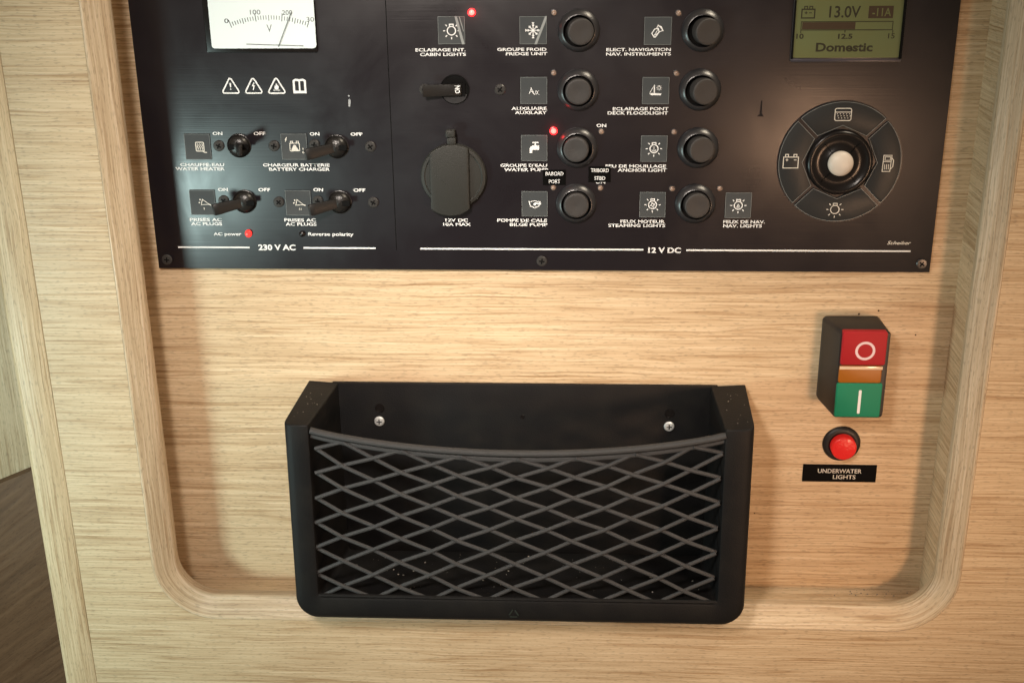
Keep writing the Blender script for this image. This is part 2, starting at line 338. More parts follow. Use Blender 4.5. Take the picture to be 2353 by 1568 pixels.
T('230 V AC', 593.5, 679, 568.3, 13.6, panel, E, bold=0.032); T('12 V DC', 1488.8, 1564, 574.8, 12.9, panel, E, bold=0.032)
for s, x0, x1, y in (('CHAUFFE-EAU', 414, 515, 378.5), ('WATER HEATER', 403, 516, 388), ('CHARGEUR BATTERIE', 604, 757, 379.3), ('BATTERY CHARGER', 618, 757.5, 389),
        ('PRISES AC', 436, 509.7, 504.6), ('AC PLUGS', 439, 510, 514), ('PRISES AC', 653, 726, 505.6), ('AC PLUGS', 656, 727, 515),
        ('ECLAIRAGE INT.', 954, 1069, 115), ('CABIN LIGHTS', 965, 1070, 125.5), ('GROUPE FROID', 1142, 1255.2, 114), ('FRIDGE UNIT', 1162, 1257, 124),
        ('AUXILIAIRE', 1175, 1255.7, 249.5), ('AUXILARY', 1182.7, 1255.7, 259), ('12V DC', 1023, 1075, 505.8), ('10A MAX', 1018, 1081.6, 515.4),
        ("GROUPE D'EAU", 1149.4, 1256.8, 380), ('WATER PUMP', 1158, 1259, 390), ('POMPE DE CALE', 1142, 1256.8, 506.3), ('BILGE PUMP', 1171, 1257.5, 516),
        ('ELECT. NAVIGATION', 1392.5, 1540.7, 114.4), ('NAV. INSTRUMENTS', 1392, 1541, 124.6), ('ECLAIRAGE PONT', 1407.5, 1535.6, 250.3), ('DECK FLOODLIGHT', 1395.6, 1534.6, 260),
        ('FEU DE MOUILLAGE', 1390.8, 1530, 381.8), ('ANCHOR LIGHT', 1419, 1531, 391), ('FEUX MOTEUR', 1425, 1526.8, 508.8), ('STEAMING LIGHTS', 1397, 1528, 518),
        ('FEUX DE NAV.', 1661, 1757, 509.7), ('NAV. LIGHTS', 1661, 1750, 519)):
    T(s, x0, x1, y, 7.4, panel, E, bold=0.022)
for s, xc, y in (('ON', 499.5, 307), ('OFF', 596, 307), ('ON', 722.5, 308), ('OFF', 818.6, 308.5), ('ON', 512, 435.5), ('OFF', 607, 436), ('ON', 731, 436), ('OFF', 825.5, 437), ('ON', 1381.3, 288.6), ('ON', 1379, 418)):
    w_ = 22.5 if s == 'ON' else 27.5; T(s, xc - w_ / 2, xc + w_ / 2, y, 7.8, panel, E, bold=0.026)
T('AC power', 490.5, 554.5, 538.5, 9.5, panel, E, bold=0.02); T('Reverse polarity', 708, 812, 539, 10.5, panel, E, bold=0.02)
T('Scheiber', 2037.6, 2093, 557.8, 8, panel, E, CREAM, bold=0.014, shear=0.35, label="maker's name in small slanted lettering")

# screws
def screw_mesh(m, r):
    mb = MB().lathe([(r, 0), (r, .35), (r * .86, .7), (r * .3, .85), (0.001, .85)], 24); return mb.mesh('screw', m)
def cross_mesh(r):
    t = r * .13; l = r * .52
    return MB().box(-l, l, -t, t, 0.78, .9).box(-t, t, t, l, 0.78, .9).box(-t, t, -l, -t, .78, .9).mesh('cross_slot', HOLE, smooth=None)
SCM = screw_mesh(DSCREW, 2.85); CRM = cross_mesh(2.85)
for x, y in ((502.7, 335.4), (629.4, 335.4), (850.7, 337), (722, 333), (640.5, 464), (857.5, 465), (730, 462), (514, 461), (975.7, 206), (1148.5, 206), (384, 596), (1244.6, 599.5), (2117, 605.4)):
    p = P(x, y, PD); o = part('screw', SCM, None, panel, (p[0], p[1], PD)); c = part('cross_slot', CRM, None, o, (p[0], p[1], PD))
    c.rotation_euler.y = random.uniform(0, 1.5)

# icon tiles and their symbols
def sun(mb, cx, cz, r, d, w=.55, ray=True, base_=True):
    mb.stroke(circ(r, 24, cx, cz), w, d, True)
    mb.stroke([(cx - r * .45, cz + r * .95), (cx - r * .45, cz + r * 1.5), (cx + r * .45, cz + r * 1.5), (cx + r * .45, cz + r * .95)], w, d)
    if ray:
        for a in (0, 45, 135, 180, 225, 270, 315):
            ca, sa = math.cos(math.radians(a)), math.sin(math.radians(a)); mb.stroke([(cx + ca * r * 1.5, cz + sa * r * 1.5), (cx + ca * r * 2.0, cz + sa * r * 2.0)], w, d)
def tri(mb, pts, d): mb.sheet(pts, d)
def symbol(kind, d):
    mb = MB(); W = .5
    if kind == 'lamp': sun(mb, 0, -.2, 2.1, d)
    elif kind == 'anchor_lamp':
        sun(mb, 0, 0, 2.1, d, .5); mb.stroke([(0, 1.2), (0, -1.3)], .28, d + .005); mb.stroke([(-1, -.4), (-.7, -1.1), (0, -1.35), (.7, -1.1), (1, -.4)], .28, d + .01)
    elif kind == 'prop_lamp':
        sun(mb, 0, 0, 2.1, d, .5)
        for a in (20, 110, 200, 290): mb.sheet(circ(.5, 8, .85 * math.cos(math.radians(a)), .85 * math.sin(math.radians(a))), d + .01)
    elif kind == 'boat_lamp':
        sun(mb, 0, 0, 2.1, d, .5); mb.sheet([(-.8, -.5), (-.1, -.5), (-.1, 1.1)], d + .01); mb.sheet([(.1, -.5), (.9, -.5), (.1, .9)], d + .01); mb.sheet([(-1, -.75), (1, -.75), (.6, -1.2), (-.7, -1.2)], d + .01)
    elif kind == 'snow':
        for k in range(4):
            a = math.radians(45 * k); ca, sa = math.cos(a), math.sin(a); R = 3.9 if k % 2 == 0 else 3.0
            mb.stroke([(-R * ca, -R * sa), (R * ca, R * sa)], .45, d + k * .004)
            for s in (-1, 1):
                for q in (.5, .8) if k % 2 == 0 else (.62,):
                    for t in (.6, -.6): mb.stroke([(s * R * q * ca, s * R * q * sa), (s * (R * q * ca + .95 * math.cos(a + t)), s * (R * q * sa + .95 * math.sin(a + t)))], .38, d + .02 + k * .003)
    elif kind == 'tap':
        mb.sheet([(-2.6, -2.6), (-1.1, -2.6), (-1.1, -.9), (2.4, -.9), (2.4, 1.4), (1.5, 1.4), (-.9, 1.4), (-2.0, .9), (-2.6, -.1)], d)
        mb.sheet([(-.1, 1.4), (.9, 1.4), (.7, 2.5), (.1, 2.5)], d + .004); mb.stroke([(-1.2, 2.9), (2.0, 2.9)], .65, d + .008)
    elif kind == 'pump':
        mb.stroke([(-3.1, 1.6), (-2.2, -1.2), (0, -2.1), (2.2, -1.2), (3.0, 1.5)], .5, d); mb.stroke([(-2.9, 1.1), (0, 1.7), (2.9, 1.1)], .4, d + .004)
        mb.sheet(circ(.75, 14, .1, -.1), d + .008); mb.stroke([(.1, .4), (3.4, .1)], .75, d + .012)
    elif kind == 'compass':
        mb.stroke([(-3.0, -1.2), (-1.6, .9), (.2, 1.2), (.6, -.6), (-1.2, -3.0), (-1.9, -3.0)], .5, d, True)
        mb.stroke([(-1.9, -2.4), (.2, 1.0)], .3, d + .004); mb.stroke([(-1.5, -2.2), (.5, -.7)], .3, d + .006); mb.stroke([(-.8, .9), (.1, 2.9), (2.6, .2), (.5, -.5)], .35, d + .01); mb.stroke([(.2, 2.5), (1.6, 2.0), (2.3, .4)], .6, d + .014)
    elif kind == 'aux': pass
    elif kind == 'boat':
        mb.sheet([(-3.2, -1.4), (-2.0, -1.2), (2.9, -1.4), (2.7, -2.3), (-2.2, -2.3)], d); mb.stroke([(-3, -1.1), (-.7, 2.9), (-.6, -1.1)], .3, d + .004); mb.stroke([(-.7, 2.9), (-.7, -1.1)], .55, d + .008)
        sun(mb, 1.7, 1.4, .72, d, .28)
    elif kind == 'heater':
        mb.stroke(rrect(-2.1, 2.1, -2.3, 2.4, .5, 3), .5, d, True)
        for x in (-1.15, 0, 1.15): mb.stroke([(x, -1.6), (x + .3, -.8), (x - .2, 0), (x + .3, .8), (x, 1.7)], .42, d + .004)
        mb.stroke([(1.6, -2.4), (2.2, -3), (3.4, -3)], .5, d + .008)
    elif kind == 'charger':
        mb.stroke(rrect(-2.5, 2.5, -2.2, 1.9, .3, 2), .4, d, True); mb.sheet([(-2.1, -2.1), (2.1, -2.1), (.5, .9), (-.5, .9)], d + .004)
        mb.stroke([(-2.1, 2), (-2.1, 2.9), (-1, 2.9), (-1, 2)], .4, d + .008); mb.stroke([(2.1, 2), (2.1, 2.9), (1, 2.9), (1, 2)], .4, d + .008)
        mb.stroke([(-3.9, 5.0), (-4.8, 3.8), (-4.1, 3.9), (-4.9, 2.7)], .4, d + .01); mb.stroke([(4.0, -1.6), (4.3, -.6), (4.6, -1.6)], .22, d); mb.stroke(circ(.42, 8, 4.3, -3), .2, d, True)
    elif kind == 'plug':
        mb.stroke([(-1.2, 1.8), (2.2, -.9), (-2.0, -1.2)], .4, d, True); mb.stroke([(2.2, -.9), (3.2, -1.4)], .6, d + .004)
        mb.sheet(circ(.42, 8, -2.4, 1.6), d); mb.sheet(circ(.42, 8, -3, 0), d)
    return mb
TW = 13.6
TM = MB().box(-TW / 2, TW / 2, -TW / 2, TW / 2, 0, .35, .12).mesh('icon_tile', TILE, smooth=None)
def tile_edge():
    mb = MB(); random.seed(3)
    h = TW / 2 - .12
    mb.stroke([(-h, -h), (h, -h), (h, h), (-h, h)], .2, .40, True); return mb.mesh('tile_edge', TILEE, smooth=None)
TEM = tile_edge()
TD = PD + .45
for kind, x, y, dx in (('heater', 454.5, 337, 1.2), ('charger', 676, 337, .3), ('plug', 466, 465, 1.2), ('plug', 685.5, 466, .6), ('lamp', 1037, 70, 0), ('snow', 1224.5, 70, 0), ('aux', 1226, 208, 0),
        ('tap', 1227, 340, .2), ('pump', 1228, 468, 0), ('compass', 1511, 71.3, 0), ('boat', 1506, 208.4, 0), ('anchor_lamp', 1502, 341.5, 0), ('prop_lamp', 1498.7, 470, 0), ('boat_lamp', 1695.5, 471.5, 0)):
    p = P(x, y, PD); t = part('icon_tile', TM, None, panel, (p[0], p[1], PD + .02)); part('tile_edge', TEM, None, t, (p[0], p[1], PD + .02))
    if kind == 'aux':
        T('A', x - 11, x - .5, y + .5, 14, t, TD + .02, bold=0.0); T('UX.', x - 1, x + 13, y + 5, 9.5, t, TD + .02, bold=0.0); continue
    part('symbol', symbol(kind, 0), WHITE if x > 700 else CREAM, t, (p[0] + dx, p[1], TD + .02), smooth=None)
    if kind == 'plug': T('I' if x < 500 else 'II', x + 2, x + (4 if x < 500 else 7), y + 14, 5, t, TD + .02, CREAM, bold=0)
    if kind == 'lamp':  # diagonal slivers: painted glare where the film peels
        part('peel_glare', MB().sheet([(1.7, 6.9), (2.9, 6.9), (6.6, -6.9), (5.2, -6.9)], 0).sheet([(3.9, 6.6), (4.4, 6.6), (6.3, -.5), (6.0, -.6)], 0), PEELGLARE, t, (p[0], p[1], TD + .1), smooth=None)
    if kind == 'snow':
        part('peel_glare', MB().sheet([(6.0, 6.9), (6.9, 6.9), (6.7, 5.3), (1.9, -6.9), (.6, -6.9)], 0), PEELGLARE, t, (p[0], p[1], TD + .1), smooth=None)
# warning signs
def wtri(x, y, kind):
    p = P(x, y, PD); mb = MB(); r = 3.9; pts = []
    for k in range(3):
        a = 90 + 120 * k; cx, cz = r * math.cos(math.radians(a)), r * math.sin(math.radians(a)) - .9
        pts += circ(.8, 5, cx, cz, a - 58, a + 58)
    mb.stroke(pts, .75, 0, True)
    if kind == 0: mb.sheet([(-.45, 1.6), (.45, 1.6), (.28, -.8), (-.28, -.8)], .01); mb.sheet(circ(.38, 8, 0, -1.6), .01)
    if kind == 1: mb.stroke([(.5, 1.8), (-.5, .1), (.5, .1), (-.3, -2)], .55, .01)
    if kind == 2: mb.sheet([(-1.1, -1.2), (-1.0, .2), (-.5, -.1), (-.1, 1.6), (.6, .4), (1.1, -.2), (1.1, -1.2), (.5, -1.7), (-.5, -1.7)], .01); mb.stroke([(-1.7, -2.1), (1.7, -2.1)], .4, .015)
    part('warning_sign', mb, WHITE, panel, (p[0], p[1], E), smooth=None, label=('triangle with exclamation mark', 'triangle with lightning bolt', 'triangle with flame')[kind])
wtri(529.5, 198, 0); wtri(582, 198, 1); wtri(635, 198, 2)
p = P(688, 198, PD)
part('warning_sign', MB().stroke([(-2.9, -3.2), (-2.9, 2.6), (-1.9, 3.2), (-.1, 2.9), (0, 2.9), (1.9, 3.2), (2.9, 2.6), (2.9, -3.2)], 1.1, 0, True).stroke([(0, 3), (0, -3.2)], .8, .01).stroke([(-2.4, -3), (2.4, -3)], 1.2, .02), WHITE, panel, (p[0], p[1], E), smooth=None, label='open book symbol')

# indicator lamps
LM = MB().lathe([(1.25, 0), (1.25, .5), (.8, .95), (.001, 1.1)], 16).mesh('led', LEDOFF)
LR = MB().lathe([(1.75, 0), (1.75, .12), (1.3, .2), (1.25, 0)], 20).mesh('led_collar', BEZEL)
LMON = MB().lathe([(1.35, 0), (1.35, .5), (.9, 1.0), (.001, 1.2)], 18).mesh('led', LEDON)
LRON = MB().lathe([(2.1, 0), (2.1, .35), (1.5, .6), (1.35, 0)], 20).mesh('led_collar', LEDRIM)  # lit collar emits too, painting the red halo round the lamp
def glow(x, y, power):      # the light each lit indicator throws on the plate
    p = P(x, y, PD); l = bpy.data.lights.new('led_light', 'POINT'); l.energy = power; l.color = (1, .03, .03); l.shadow_soft_size = .0009
    o = bpy.data.objects.new('led_light', l); S.collection.objects.link(o); o.location = (p[0] * .001, -(PD + 2.6) * .001, p[1] * .001)
for x, y, on in ((1083.5, 29, 1), (1271.5, 301, 1), (1272.7, 29.8, 0), (1272, 167.8, 0), (1381, 302.4, 0), (1271, 430.8, 0), (1378.9, 431.8, 0), (1558.5, 30.6, 0), (1553.4, 168.6, 0), (1548, 303, 0), (1543.5, 433.3, 0), (1652.5, 433, 0)):
    if on: glow(x, y, .0018)
    p = P(x, y, PD); o = part('led', LMON if on else LM, None, panel, (p[0], p[1], PD), 'lit red indicator' if on else None); part('led_collar', LRON if on else LR, None, o, (p[0], p[1], PD))
LMR = mat('led_dim', (0.5, 0.02, 0.02), 0.25, 0.6, emit=(1, 0.04, 0.03), es=1.4)
p = P(571, 536, PD); part('led', MB().lathe([(1.85, 0), (1.85, .6), (1.2, 1.3), (.001, 1.5)], 18, sz=1.15), LMR, panel, (p[0], p[1], PD), 'lit red AC power indicator')
p = P(694, 537, PD); part('led', MB().lathe([(1.6, 0), (1.6, .5), (1.0, 1.0), (.001, 1.2)], 18), BOWL, panel, (p[0], p[1], PD), 'unlit reverse polarity indicator')

# push buttons: conical bezel, dark gap, domed cap; each cap sits at its own height and tilt
BR = 10.6
BZM = MB().lathe([(BR, 0), (BR - .15, .8), (BR - .8, 1.7), (8.35, 3.3), (7.9, 3.4), (7.75, 3.1), (7.7, .3)], 56).mesh('push_button', BEZEL, smooth=50)
GAP = MB().lathe([(7.72, .35), (.001, .35)], 40).mesh('gap', HOLE)
CAPMESH = MB().lathe([(6.6, 0), (6.6, 5.0), (6.45, 5.45), (6.1, 5.65), (5.4, 5.7), (3.5, 5.55), (.001, 5.4)], 48).mesh('cap', CAPM, smooth=50)
for x, y, ox, oz, dd in ((1329.5, 70.2, 4.6, 2.0, 0), (1328.4, 207.4, 0, 1.2, -.6), (1326, 339.6, -3.2, .6, -.8), (1323.5, 467.6, 0, -1.8, -1.0),
        (1614.3, 70.5, 9.5, -.5, .6), (1608.5, 206.8, 9, .3, .6), (1603.5, 340, 6.5, -1.5, .2), (1597, 467.8, 2.6, -2.5, -.2)):
    p = P(x, y, PD); o = part('push_button', BZM, None, panel, (p[0], p[1], PD)); part('gap', GAP, None, o, (p[0], p[1], PD))
    c = part('cap', CAPMESH, None, o, (p[0] + ox * .08, p[1] - oz * .05, PD + .3 + dd)); c.rotation_euler = (math.radians(-oz * .5), 0, 0)
    tx = ox * .165 / 5.6; c.rotation_euler = (math.radians(0), math.radians(0), 0)
    # lean of the cap towards its side
    c.rotation_euler = (0, 0, 0); c.matrix_local = Matrix.Translation(c.location) @ Matrix.Rotation(-math.atan(-tx), 4, 'Z')

# breakers: round ball seat with a lever
HUB = MB().lathe([(6.35, 0), (6.35, .35), (6.0, .5), (5.8, .1)], 36).lathe([(5.8, .1), (5.6, 1.0), (4.9, 2.1), (3.6, 3.0), (1.8, 3.5), (.001, 3.65)], 36).mesh('breaker', HUBM, smooth=50)
def lever_mesh(ang, L_, w0, w1, th):       # ang: lean from straight-out towards -x (degrees)
    mb = MB(); a = math.radians(ang); ux, ud = -math.sin(a), math.cos(a); nx, nd = ud, -ux; rings = []
    for t, w_, h in ((0, w0, th), (.25, w0, th), (.8, w1, th * .8), (.97, w1, th * .7), (1, w1 * .9, th * .5)):
        c = (ux * L_ * t, ud * L_ * t)
        rings.append([(c[0] + nx * s1 * h / 2, s2 * w_ / 2, c[1] + nd * s1 * h / 2) for s1, s2 in ((-1, -1), (1, -1), (1, 1), (-1, 1))])
    return mb.loft(rings)
LV = lever_mesh(62, 17, 5.0, 6.0, 2.8).mesh('lever', LEVM, bevel=(.5, 2)); LVO = lever_mesh(-20, 10.5, 5.0, 5.8, 2.8).mesh('lever', LEVM, bevel=(.5, 2))
SLOT = MB().box(-5.4, 5.4, -1.5, 1.5, 2.2, 3.0).mesh('slot', HOLE, bevel=(.3, 1))
for x, y, on in ((549, 335, 0), (773, 337, 1), (562, 463, 1), (780.6, 464, 1)):
    p = P(x, y, PD); o = part('breaker', HUB, None, panel, (p[0], p[1], PD)); part('slot', SLOT, None, o, (p[0] + .6, p[1], PD + .5)); lv = part('lever', LV if on else LVO, None, o, (p[0], p[1], PD + 1.4), 'lever in the on position' if on else 'lever in the off position'); lv.rotation_euler.y = math.radians(-9 if on else 4)
p = P(1044.4, 205.5, PD)
o = part('breaker', MB().lathe([(7.6, 0), (7.6, .5), (7.2, .6), (7.0, .1), (.001, .1)], 44), HOLE, panel, (p[0], p[1], PD), smooth=50)
part('slot', MB().prism(circ(6.6, 20, 0, 0, 195, 345), .15, .5), BEZEL, o, (p[0], p[1] - .8, PD))
part('slot', MB().box(-6.2, 5.4, -3.6, 3.4, .2, .8), HOLE, o, (p[0], p[1], PD))
lv = part('lever', MB().loft([[(x_, z_ * k, d_ + dd) for z_, dd in ((-3.0, 0), (3.0, 0), (3.0, 1.6), (-3.0, 1.6))] for x_, d_, k in ((3.6, .9, .98), (-4, 1.6, .98), (-9, 2.6, 1.0), (-15.4, 4.2, 1.02), (-15.9, 4.5, .9))]), LEVM, o, (p[0], p[1], PD), bevel=(.5, 2))
T('ON', 1044.5, 1056.5, 206, 17.5, lv, PD + 2.98, rot=90, bold=0.03)

# 12 V socket with its rubber cap
c0 = P(1042.3, 404, PD); R0 = 73.5 / 4.23
f0 = P(989.6, 404, PD)[0] - c0[0]; f1 = P(1079, 404, PD)[0] - c0[0]
ft = R0 + .4; fb = P(1040, 491, PD)[1] - c0[1]
sk = part('socket', MB().lathe([(R0, 0), (R0, 1.6), (R0 - .6, 2.6), (R0 - 2.0, 3.0), (R0 - 2.6, 2.6), (R0 - 5, 2.9), (.001, 3.4)], 64), PARTGREY, panel, (c0[0], c0[1], PD), 'round twelve volt socket under a rubber cap', smooth=40)
fl = []
for i in range(13):
    x = f0 + (f1 - f0) * i / 12; fl.append((x, math.sqrt(max(0, ft * ft - x * x)) * .985))
bot = [(f1, fb + 3.6)] + [(f1 + (f0 - f1) * i / 12, fb + 3.6 * abs(2 * i / 12 - 1) ** 2.2) for i in range(1, 12)] + [(f0, fb + 3.6)]
part('cap_flap', MB().prism(fl + bot, 1.0, 5.2), PARTGREY, sk, (c0[0], c0[1], PD), bevel=(.7, 3))
t0 = P(1027.6, 296, PD); t1 = P(1048.4, 330, PD)
part('hinge_tab', MB().box(t0[0] - c0[0], t1[0] - c0[0], t1[1] - c0[1] - 1, t0[1] - c0[1] - 3.6, 1.5, 4.0).box(t0[0] - c0[0] - .6, t1[0] - c0[0] - .3, t0[1] - c0[1] - 3.6, t0[1] - c0[1], 0.2, 5.0), PARTGREY, sk, (c0[0], c0[1], PD), bevel=(.5, 2))

# stickers
for x0, x1, y0, y1, a_, b_ in ((1247, 1299.7, 390, 425, 'BABORD', 'PORT'), (1351.5, 1403, 382.5, 418.3, 'TRIBORD', 'STBD')):
    p = P(x0, y1, PD); q = P(x1, y0, PD); cx = (p[0] + q[0]) / 2; cz = (p[1] + q[1]) / 2
    s = part('sticker', MB().box(-(q[0] - p[0]) / 2, (q[0] - p[0]) / 2, -(q[1] - p[1]) / 2, (q[1] - p[1]) / 2, 0, .2), TAPE, panel, (cx, cz, E + .05), 'black tape label reading %s %s' % (a_, b_))
    xm = (x0 + x1) / 2 + .5
    wa = 20.5; wb = 13 if b_ == 'PORT' else 12.5
    T(a_, xm - wa, xm + wa, y0 + 9, 8.8, s, E + .32, bold=0.012); T(b_, xm - wb, xm + wb, y0 + 27, 8.8, s, E + .32, bold=0.012)

# voltmeter
v0 = P(476, 121, PD); v1 = P(731, 121, PD); w0 = P(487, 112, PD + 1.5); w1 = P(727, 112, PD + 1.5)
vx = (v0[0] + v1[0]) / 2; Hm = 52
vm = part('voltmeter', MB().prism(rrect(v0[0] - vx, v1[0] - vx, 0, Hm, 1.0), 0, 1.2), BOWL, panel, (vx, v0[1], PD), 'voltmeter with a white scale', bevel=(.4, 2))
wx0, wx1, wz = w0[0], w1[0], w0[1]
part('dial', MB().prism(rrect(wx0 - vx, wx1 - vx, wz - v0[1], Hm - 3, 1.6), 1.2, 1.6), DIAL, vm, (vx, v0[1], PD), smooth=None)
VD = PD + 1.66
ac0 = P(530, 57, VD); ac1 = P(707, 60, VD); am = P(620, 42.5, VD)
ch = (ac1[0] - ac0[0]) / 2; sg = am[1] - (ac0[1] + ac1[1]) / 2; RR = (ch * ch + sg * sg) / 2 / sg; acx = (ac0[0] + ac1[0]) / 2; acz = am[1] - RR; th = math.degrees(math.asin(ch / RR))
mb = MB(); mg = MB()
for i in range(31):
    a = math.radians(90 + th - 2 * th * i / 30); big = i % 10 == 0; h = 4.0 if big else (2.8 if i % 5 == 0 else 2.0)
    t_ = mb if (i < 8 or i > 23 or big) else mg
    r0_ = RR - (1.2 if big or i % 5 == 0 else .6); t_.stroke([(acx + r0_ * math.cos(a), acz + r0_ * math.sin(a)), (acx + (r0_ + h) * math.cos(a), acz + (r0_ + h) * math.sin(a))], .34, 0)
part('scale_ticks', mb, INK, vm, (0, 0, VD), smooth=None); part('scale_ticks', mg, INKG, vm, (0, 0, VD), smooth=None)
for s, x0, x1, y, h in (('0', 515, 525, 48.5, 10.5), ('100', 574, 598, 28.5, 11), ('200', 648, 671, 29.5, 11), ('30', 704, 721, 45, 11)): T(s, x0, x1, y, h, vm, VD, INKG if s != '0' else INK, bold=0.004)
T('V', 612.5, 624.5, 65.5, 17, vm, VD, INKG, bold=0.0)
n0 = P(668.5, 29, VD + .8); n1 = P(639, 108, VD + .8)
part('needle', MB().stroke([n1, n0], .42, 0), INKG, vm, (0, 0, VD + .8), smooth=None)
l0 = P(566, 102, VD); l1 = P(697, 106, VD); part('scale_ticks', MB().stroke([l0, l1], .45, 0), INKG, vm, (0, 0, VD + .01), smooth=None)

# display
d0 = P(1820.4, 133, PD); d1 = P(2063.3, 134, PD); dx0, dx1, dz = d0[0], d1[0], d0[1]
dcx = (dx0 + dx1) / 2; DT = 46
dp = part('display', MB().prism(rrect(dx0 - dcx - 1.3, dx1 - dcx + 1.6, -2.3, DT + 2, 1.2), 0, .5), BEZEL, panel, (dcx, dz, PD), 'green liquid crystal display', bevel=(.35, 2))
part('bezel_edge', MB().box(dx0 - dcx - .9, dx1 - dcx + 1.2, -1.9, -.5, .45, .75), LCDE, dp, (dcx, dz, PD), bevel=(.2, 2))
part('screen', MB().prism(rrect(dx0 - dcx, dx1 - dcx, 0, DT, .8), .5, .6), LCD, dp, (dcx, dz, PD), smooth=None)
for xa_, xb_, h_ in ((dx0 - dcx - .9, dx0 - dcx - .1, 1.3), (dx1 - dcx + .1, dx1 - dcx + 1.2, 1.5)): part('screen_shade', MB().box(xa_, xb_, -.4, DT, .45, h_), HOLE, dp, (dcx, dz, PD), smooth=None)
LZ = PD + .66
T('13.0V', 1905, 1977, 27.7, 27, dp, LZ, LCDI, bold=0.014); T('Domestic', 1874, 2004.5, 109, 20.5, dp, LZ, LCDI, bold=0.03)
T('10', 1829, 1846, 84, 12, dp, LZ, LCDI, bold=0.03); T('12.5', 1925, 1958, 84, 12, dp, LZ, LCDI, bold=0.03); T('15', 2040, 2055, 83, 12, dp, LZ, LCDI, bold=0.01)
def prect(x0, x1, y0, y1, d): a = P(x0, y1, d); b = P(x1, y0, d); return [(a[0], a[1]), (b[0], a[1]), (b[0], b[1]), (a[0], b[1])]
part('screen_box', MB().sheet(prect(1994, 2053.5, 14, 42.5, LZ), 0), LCDB, dp, (0, 0, LZ), smooth=None)
T('-11A', 2004, 2047, 28.5, 19, dp, LZ + .04, LCD, bold=0.01)
part('level_bar', MB().sheet(prect(1842, 1965.3, 51.5, 68, LZ), 0), LCDB, dp, (0, 0, LZ), smooth=None)
mb = MB().stroke(prect(1839.5, 2051.4, 49.7, 69.6, LZ), .35, 0, True)
a = P(1839.5, 69.6, LZ); mb.stroke([a, (a[0], a[1] - 1.6)], .35, .01); a = P(1941, 69.6, LZ); mb.stroke([a, (a[0], a[1] - 1.2)], .5, .01); a = P(2051, 69.6, LZ); mb.stroke([a, (a[0], a[1] - 1.4)], .35, .01)
part('bar_frame', mb, LCDI, dp, (0, 0, LZ + .02), smooth=None)
r_ = prect(1841, 1872, 22, 42, LZ); a, b = r_[3], r_[2]
mb = MB().stroke(r_, .6, 0, True).stroke([(a[0] + 1.2, a[1]), (a[0] + 1.2, a[1] + 1.4), (a[0] + 2.6, a[1] + 1.4), (a[0] + 2.6, a[1])], .45, .01).stroke([(b[0] - 1.2, a[1]), (b[0] - 1.2, a[1] + 1.4), (b[0] - 2.6, a[1] + 1.4), (b[0] - 2.6, a[1])], .45, .01)
mb.stroke([(a[0] + 1.4, a[1] - 1.7), (a[0] + 2.8, a[1] - 1.7)], .4, .01).stroke([(a[0] + 2.1, a[1] - 1.0), (a[0] + 2.1, a[1] - 2.4)], .4, .014).stroke([(b[0] - 2.8, a[1] - 1.7), (b[0] - 1.4, a[1] - 1.7)], .4, .01)
part('battery_symbol', mb, LCDI, dp, (0, 0, LZ), smooth=None)

# navigation pad: four plates round a bowl with an ivory ball
c = P(1927.9, 372.5, PD); RO_ = 139 / 4.42; RI = 305 / 3.765 / 4.42
pad = part('selector_pad', MB().lathe([(RO_ + .5, 0), (RO_ + .5, .12), (.001, .12)], 72), PLATE, panel, (c[0], c[1], PD), 'round four-way selector pad')
for k in range(4):
    A = 90 * k; g = 1.0; pts = []
    a_o = math.degrees(math.asin(g / RO_)); a_i = math.degrees(math.asin(g / (RI * .985)))
    pts += circ(RO_, 20, 0, 0, A - 45 + a_o, A + 45 - a_o)
    pts += [(RI * .985 * math.cos(math.radians(A + 45 - a_i)), RI * .985 * math.sin(math.radians(A + 45 - a_i))), (RI * 1.02 * math.cos(math.radians(A)), RI * 1.02 * math.sin(math.radians(A))), (RI * .985 * math.cos(math.radians(A - 45 + a_i)), RI * .985 * math.sin(math.radians(A - 45 + a_i)))]
    q = part('pad_plate', MB().prism(pts, .14, .95), PADM, pad, (c[0], c[1], PD), bevel=(.25, 2))
    n_ = len(pts)
    ins = [Vector(v) * (1 - .35 / max(1, Vector(v).length)) if i <= 20 else Vector(v) * (1 + .5 / Vector(v).length) for i, v in enumerate(pts)]
    part('plate_edge', MB().stroke([tuple(v) for v in ins], .22, 0, True), TILEE, pad, (c[0], c[1], PD + .98), smooth=None)
SY = PD + 1.0
def at(x, y): p = P((x / 2.4125 + 2700) / 1.5607, (y / 2.4125 + 350) / 1.5607, SY); return p
p = at(778, 147); mb = MB().stroke(rrect(-4.1, 4.1, -3.1, 3.1, .9, 3), .42, 0, True).stroke([(-4, 1.2), (4, 1.2)], .4, .01)
for i in range(14): mb.stroke([(-3.2 + (i % 5) * 1.55 + (i // 5) * .4, .3 - (i // 5) * 1.05), (-2.7 + (i % 5) * 1.55 + (i // 5) * .4, .3 - (i // 5) * 1.05)], .35, .012)
part('symbol', mb, CREAM, pad, (p[0], p[1], SY), smooth=None, label='water tank symbol')
p = at(325, 555); mb = MB().stroke([(-3.8, -3.3), (3.8, -3.3), (3.8, 2.4), (-3.8, 2.4)], .42, 0, True).stroke([(-2.9, 2.4), (-2.9, 3.8), (-1.4, 3.8), (-1.4, 2.4)], .4, .01).stroke([(2.9, 2.4), (2.9, 3.8), (1.4, 3.8), (1.4, 2.4)], .4, .01).stroke([(-2.7, .9), (-1.3, .9)], .35, .01).stroke([(-2, 1.6), (-2, .2)], .35, .014).stroke([(1.5, .9), (2.9, .9)], .35, .01)
part('symbol', mb, CREAM, pad, (p[0], p[1], SY), smooth=None, label='battery symbol')
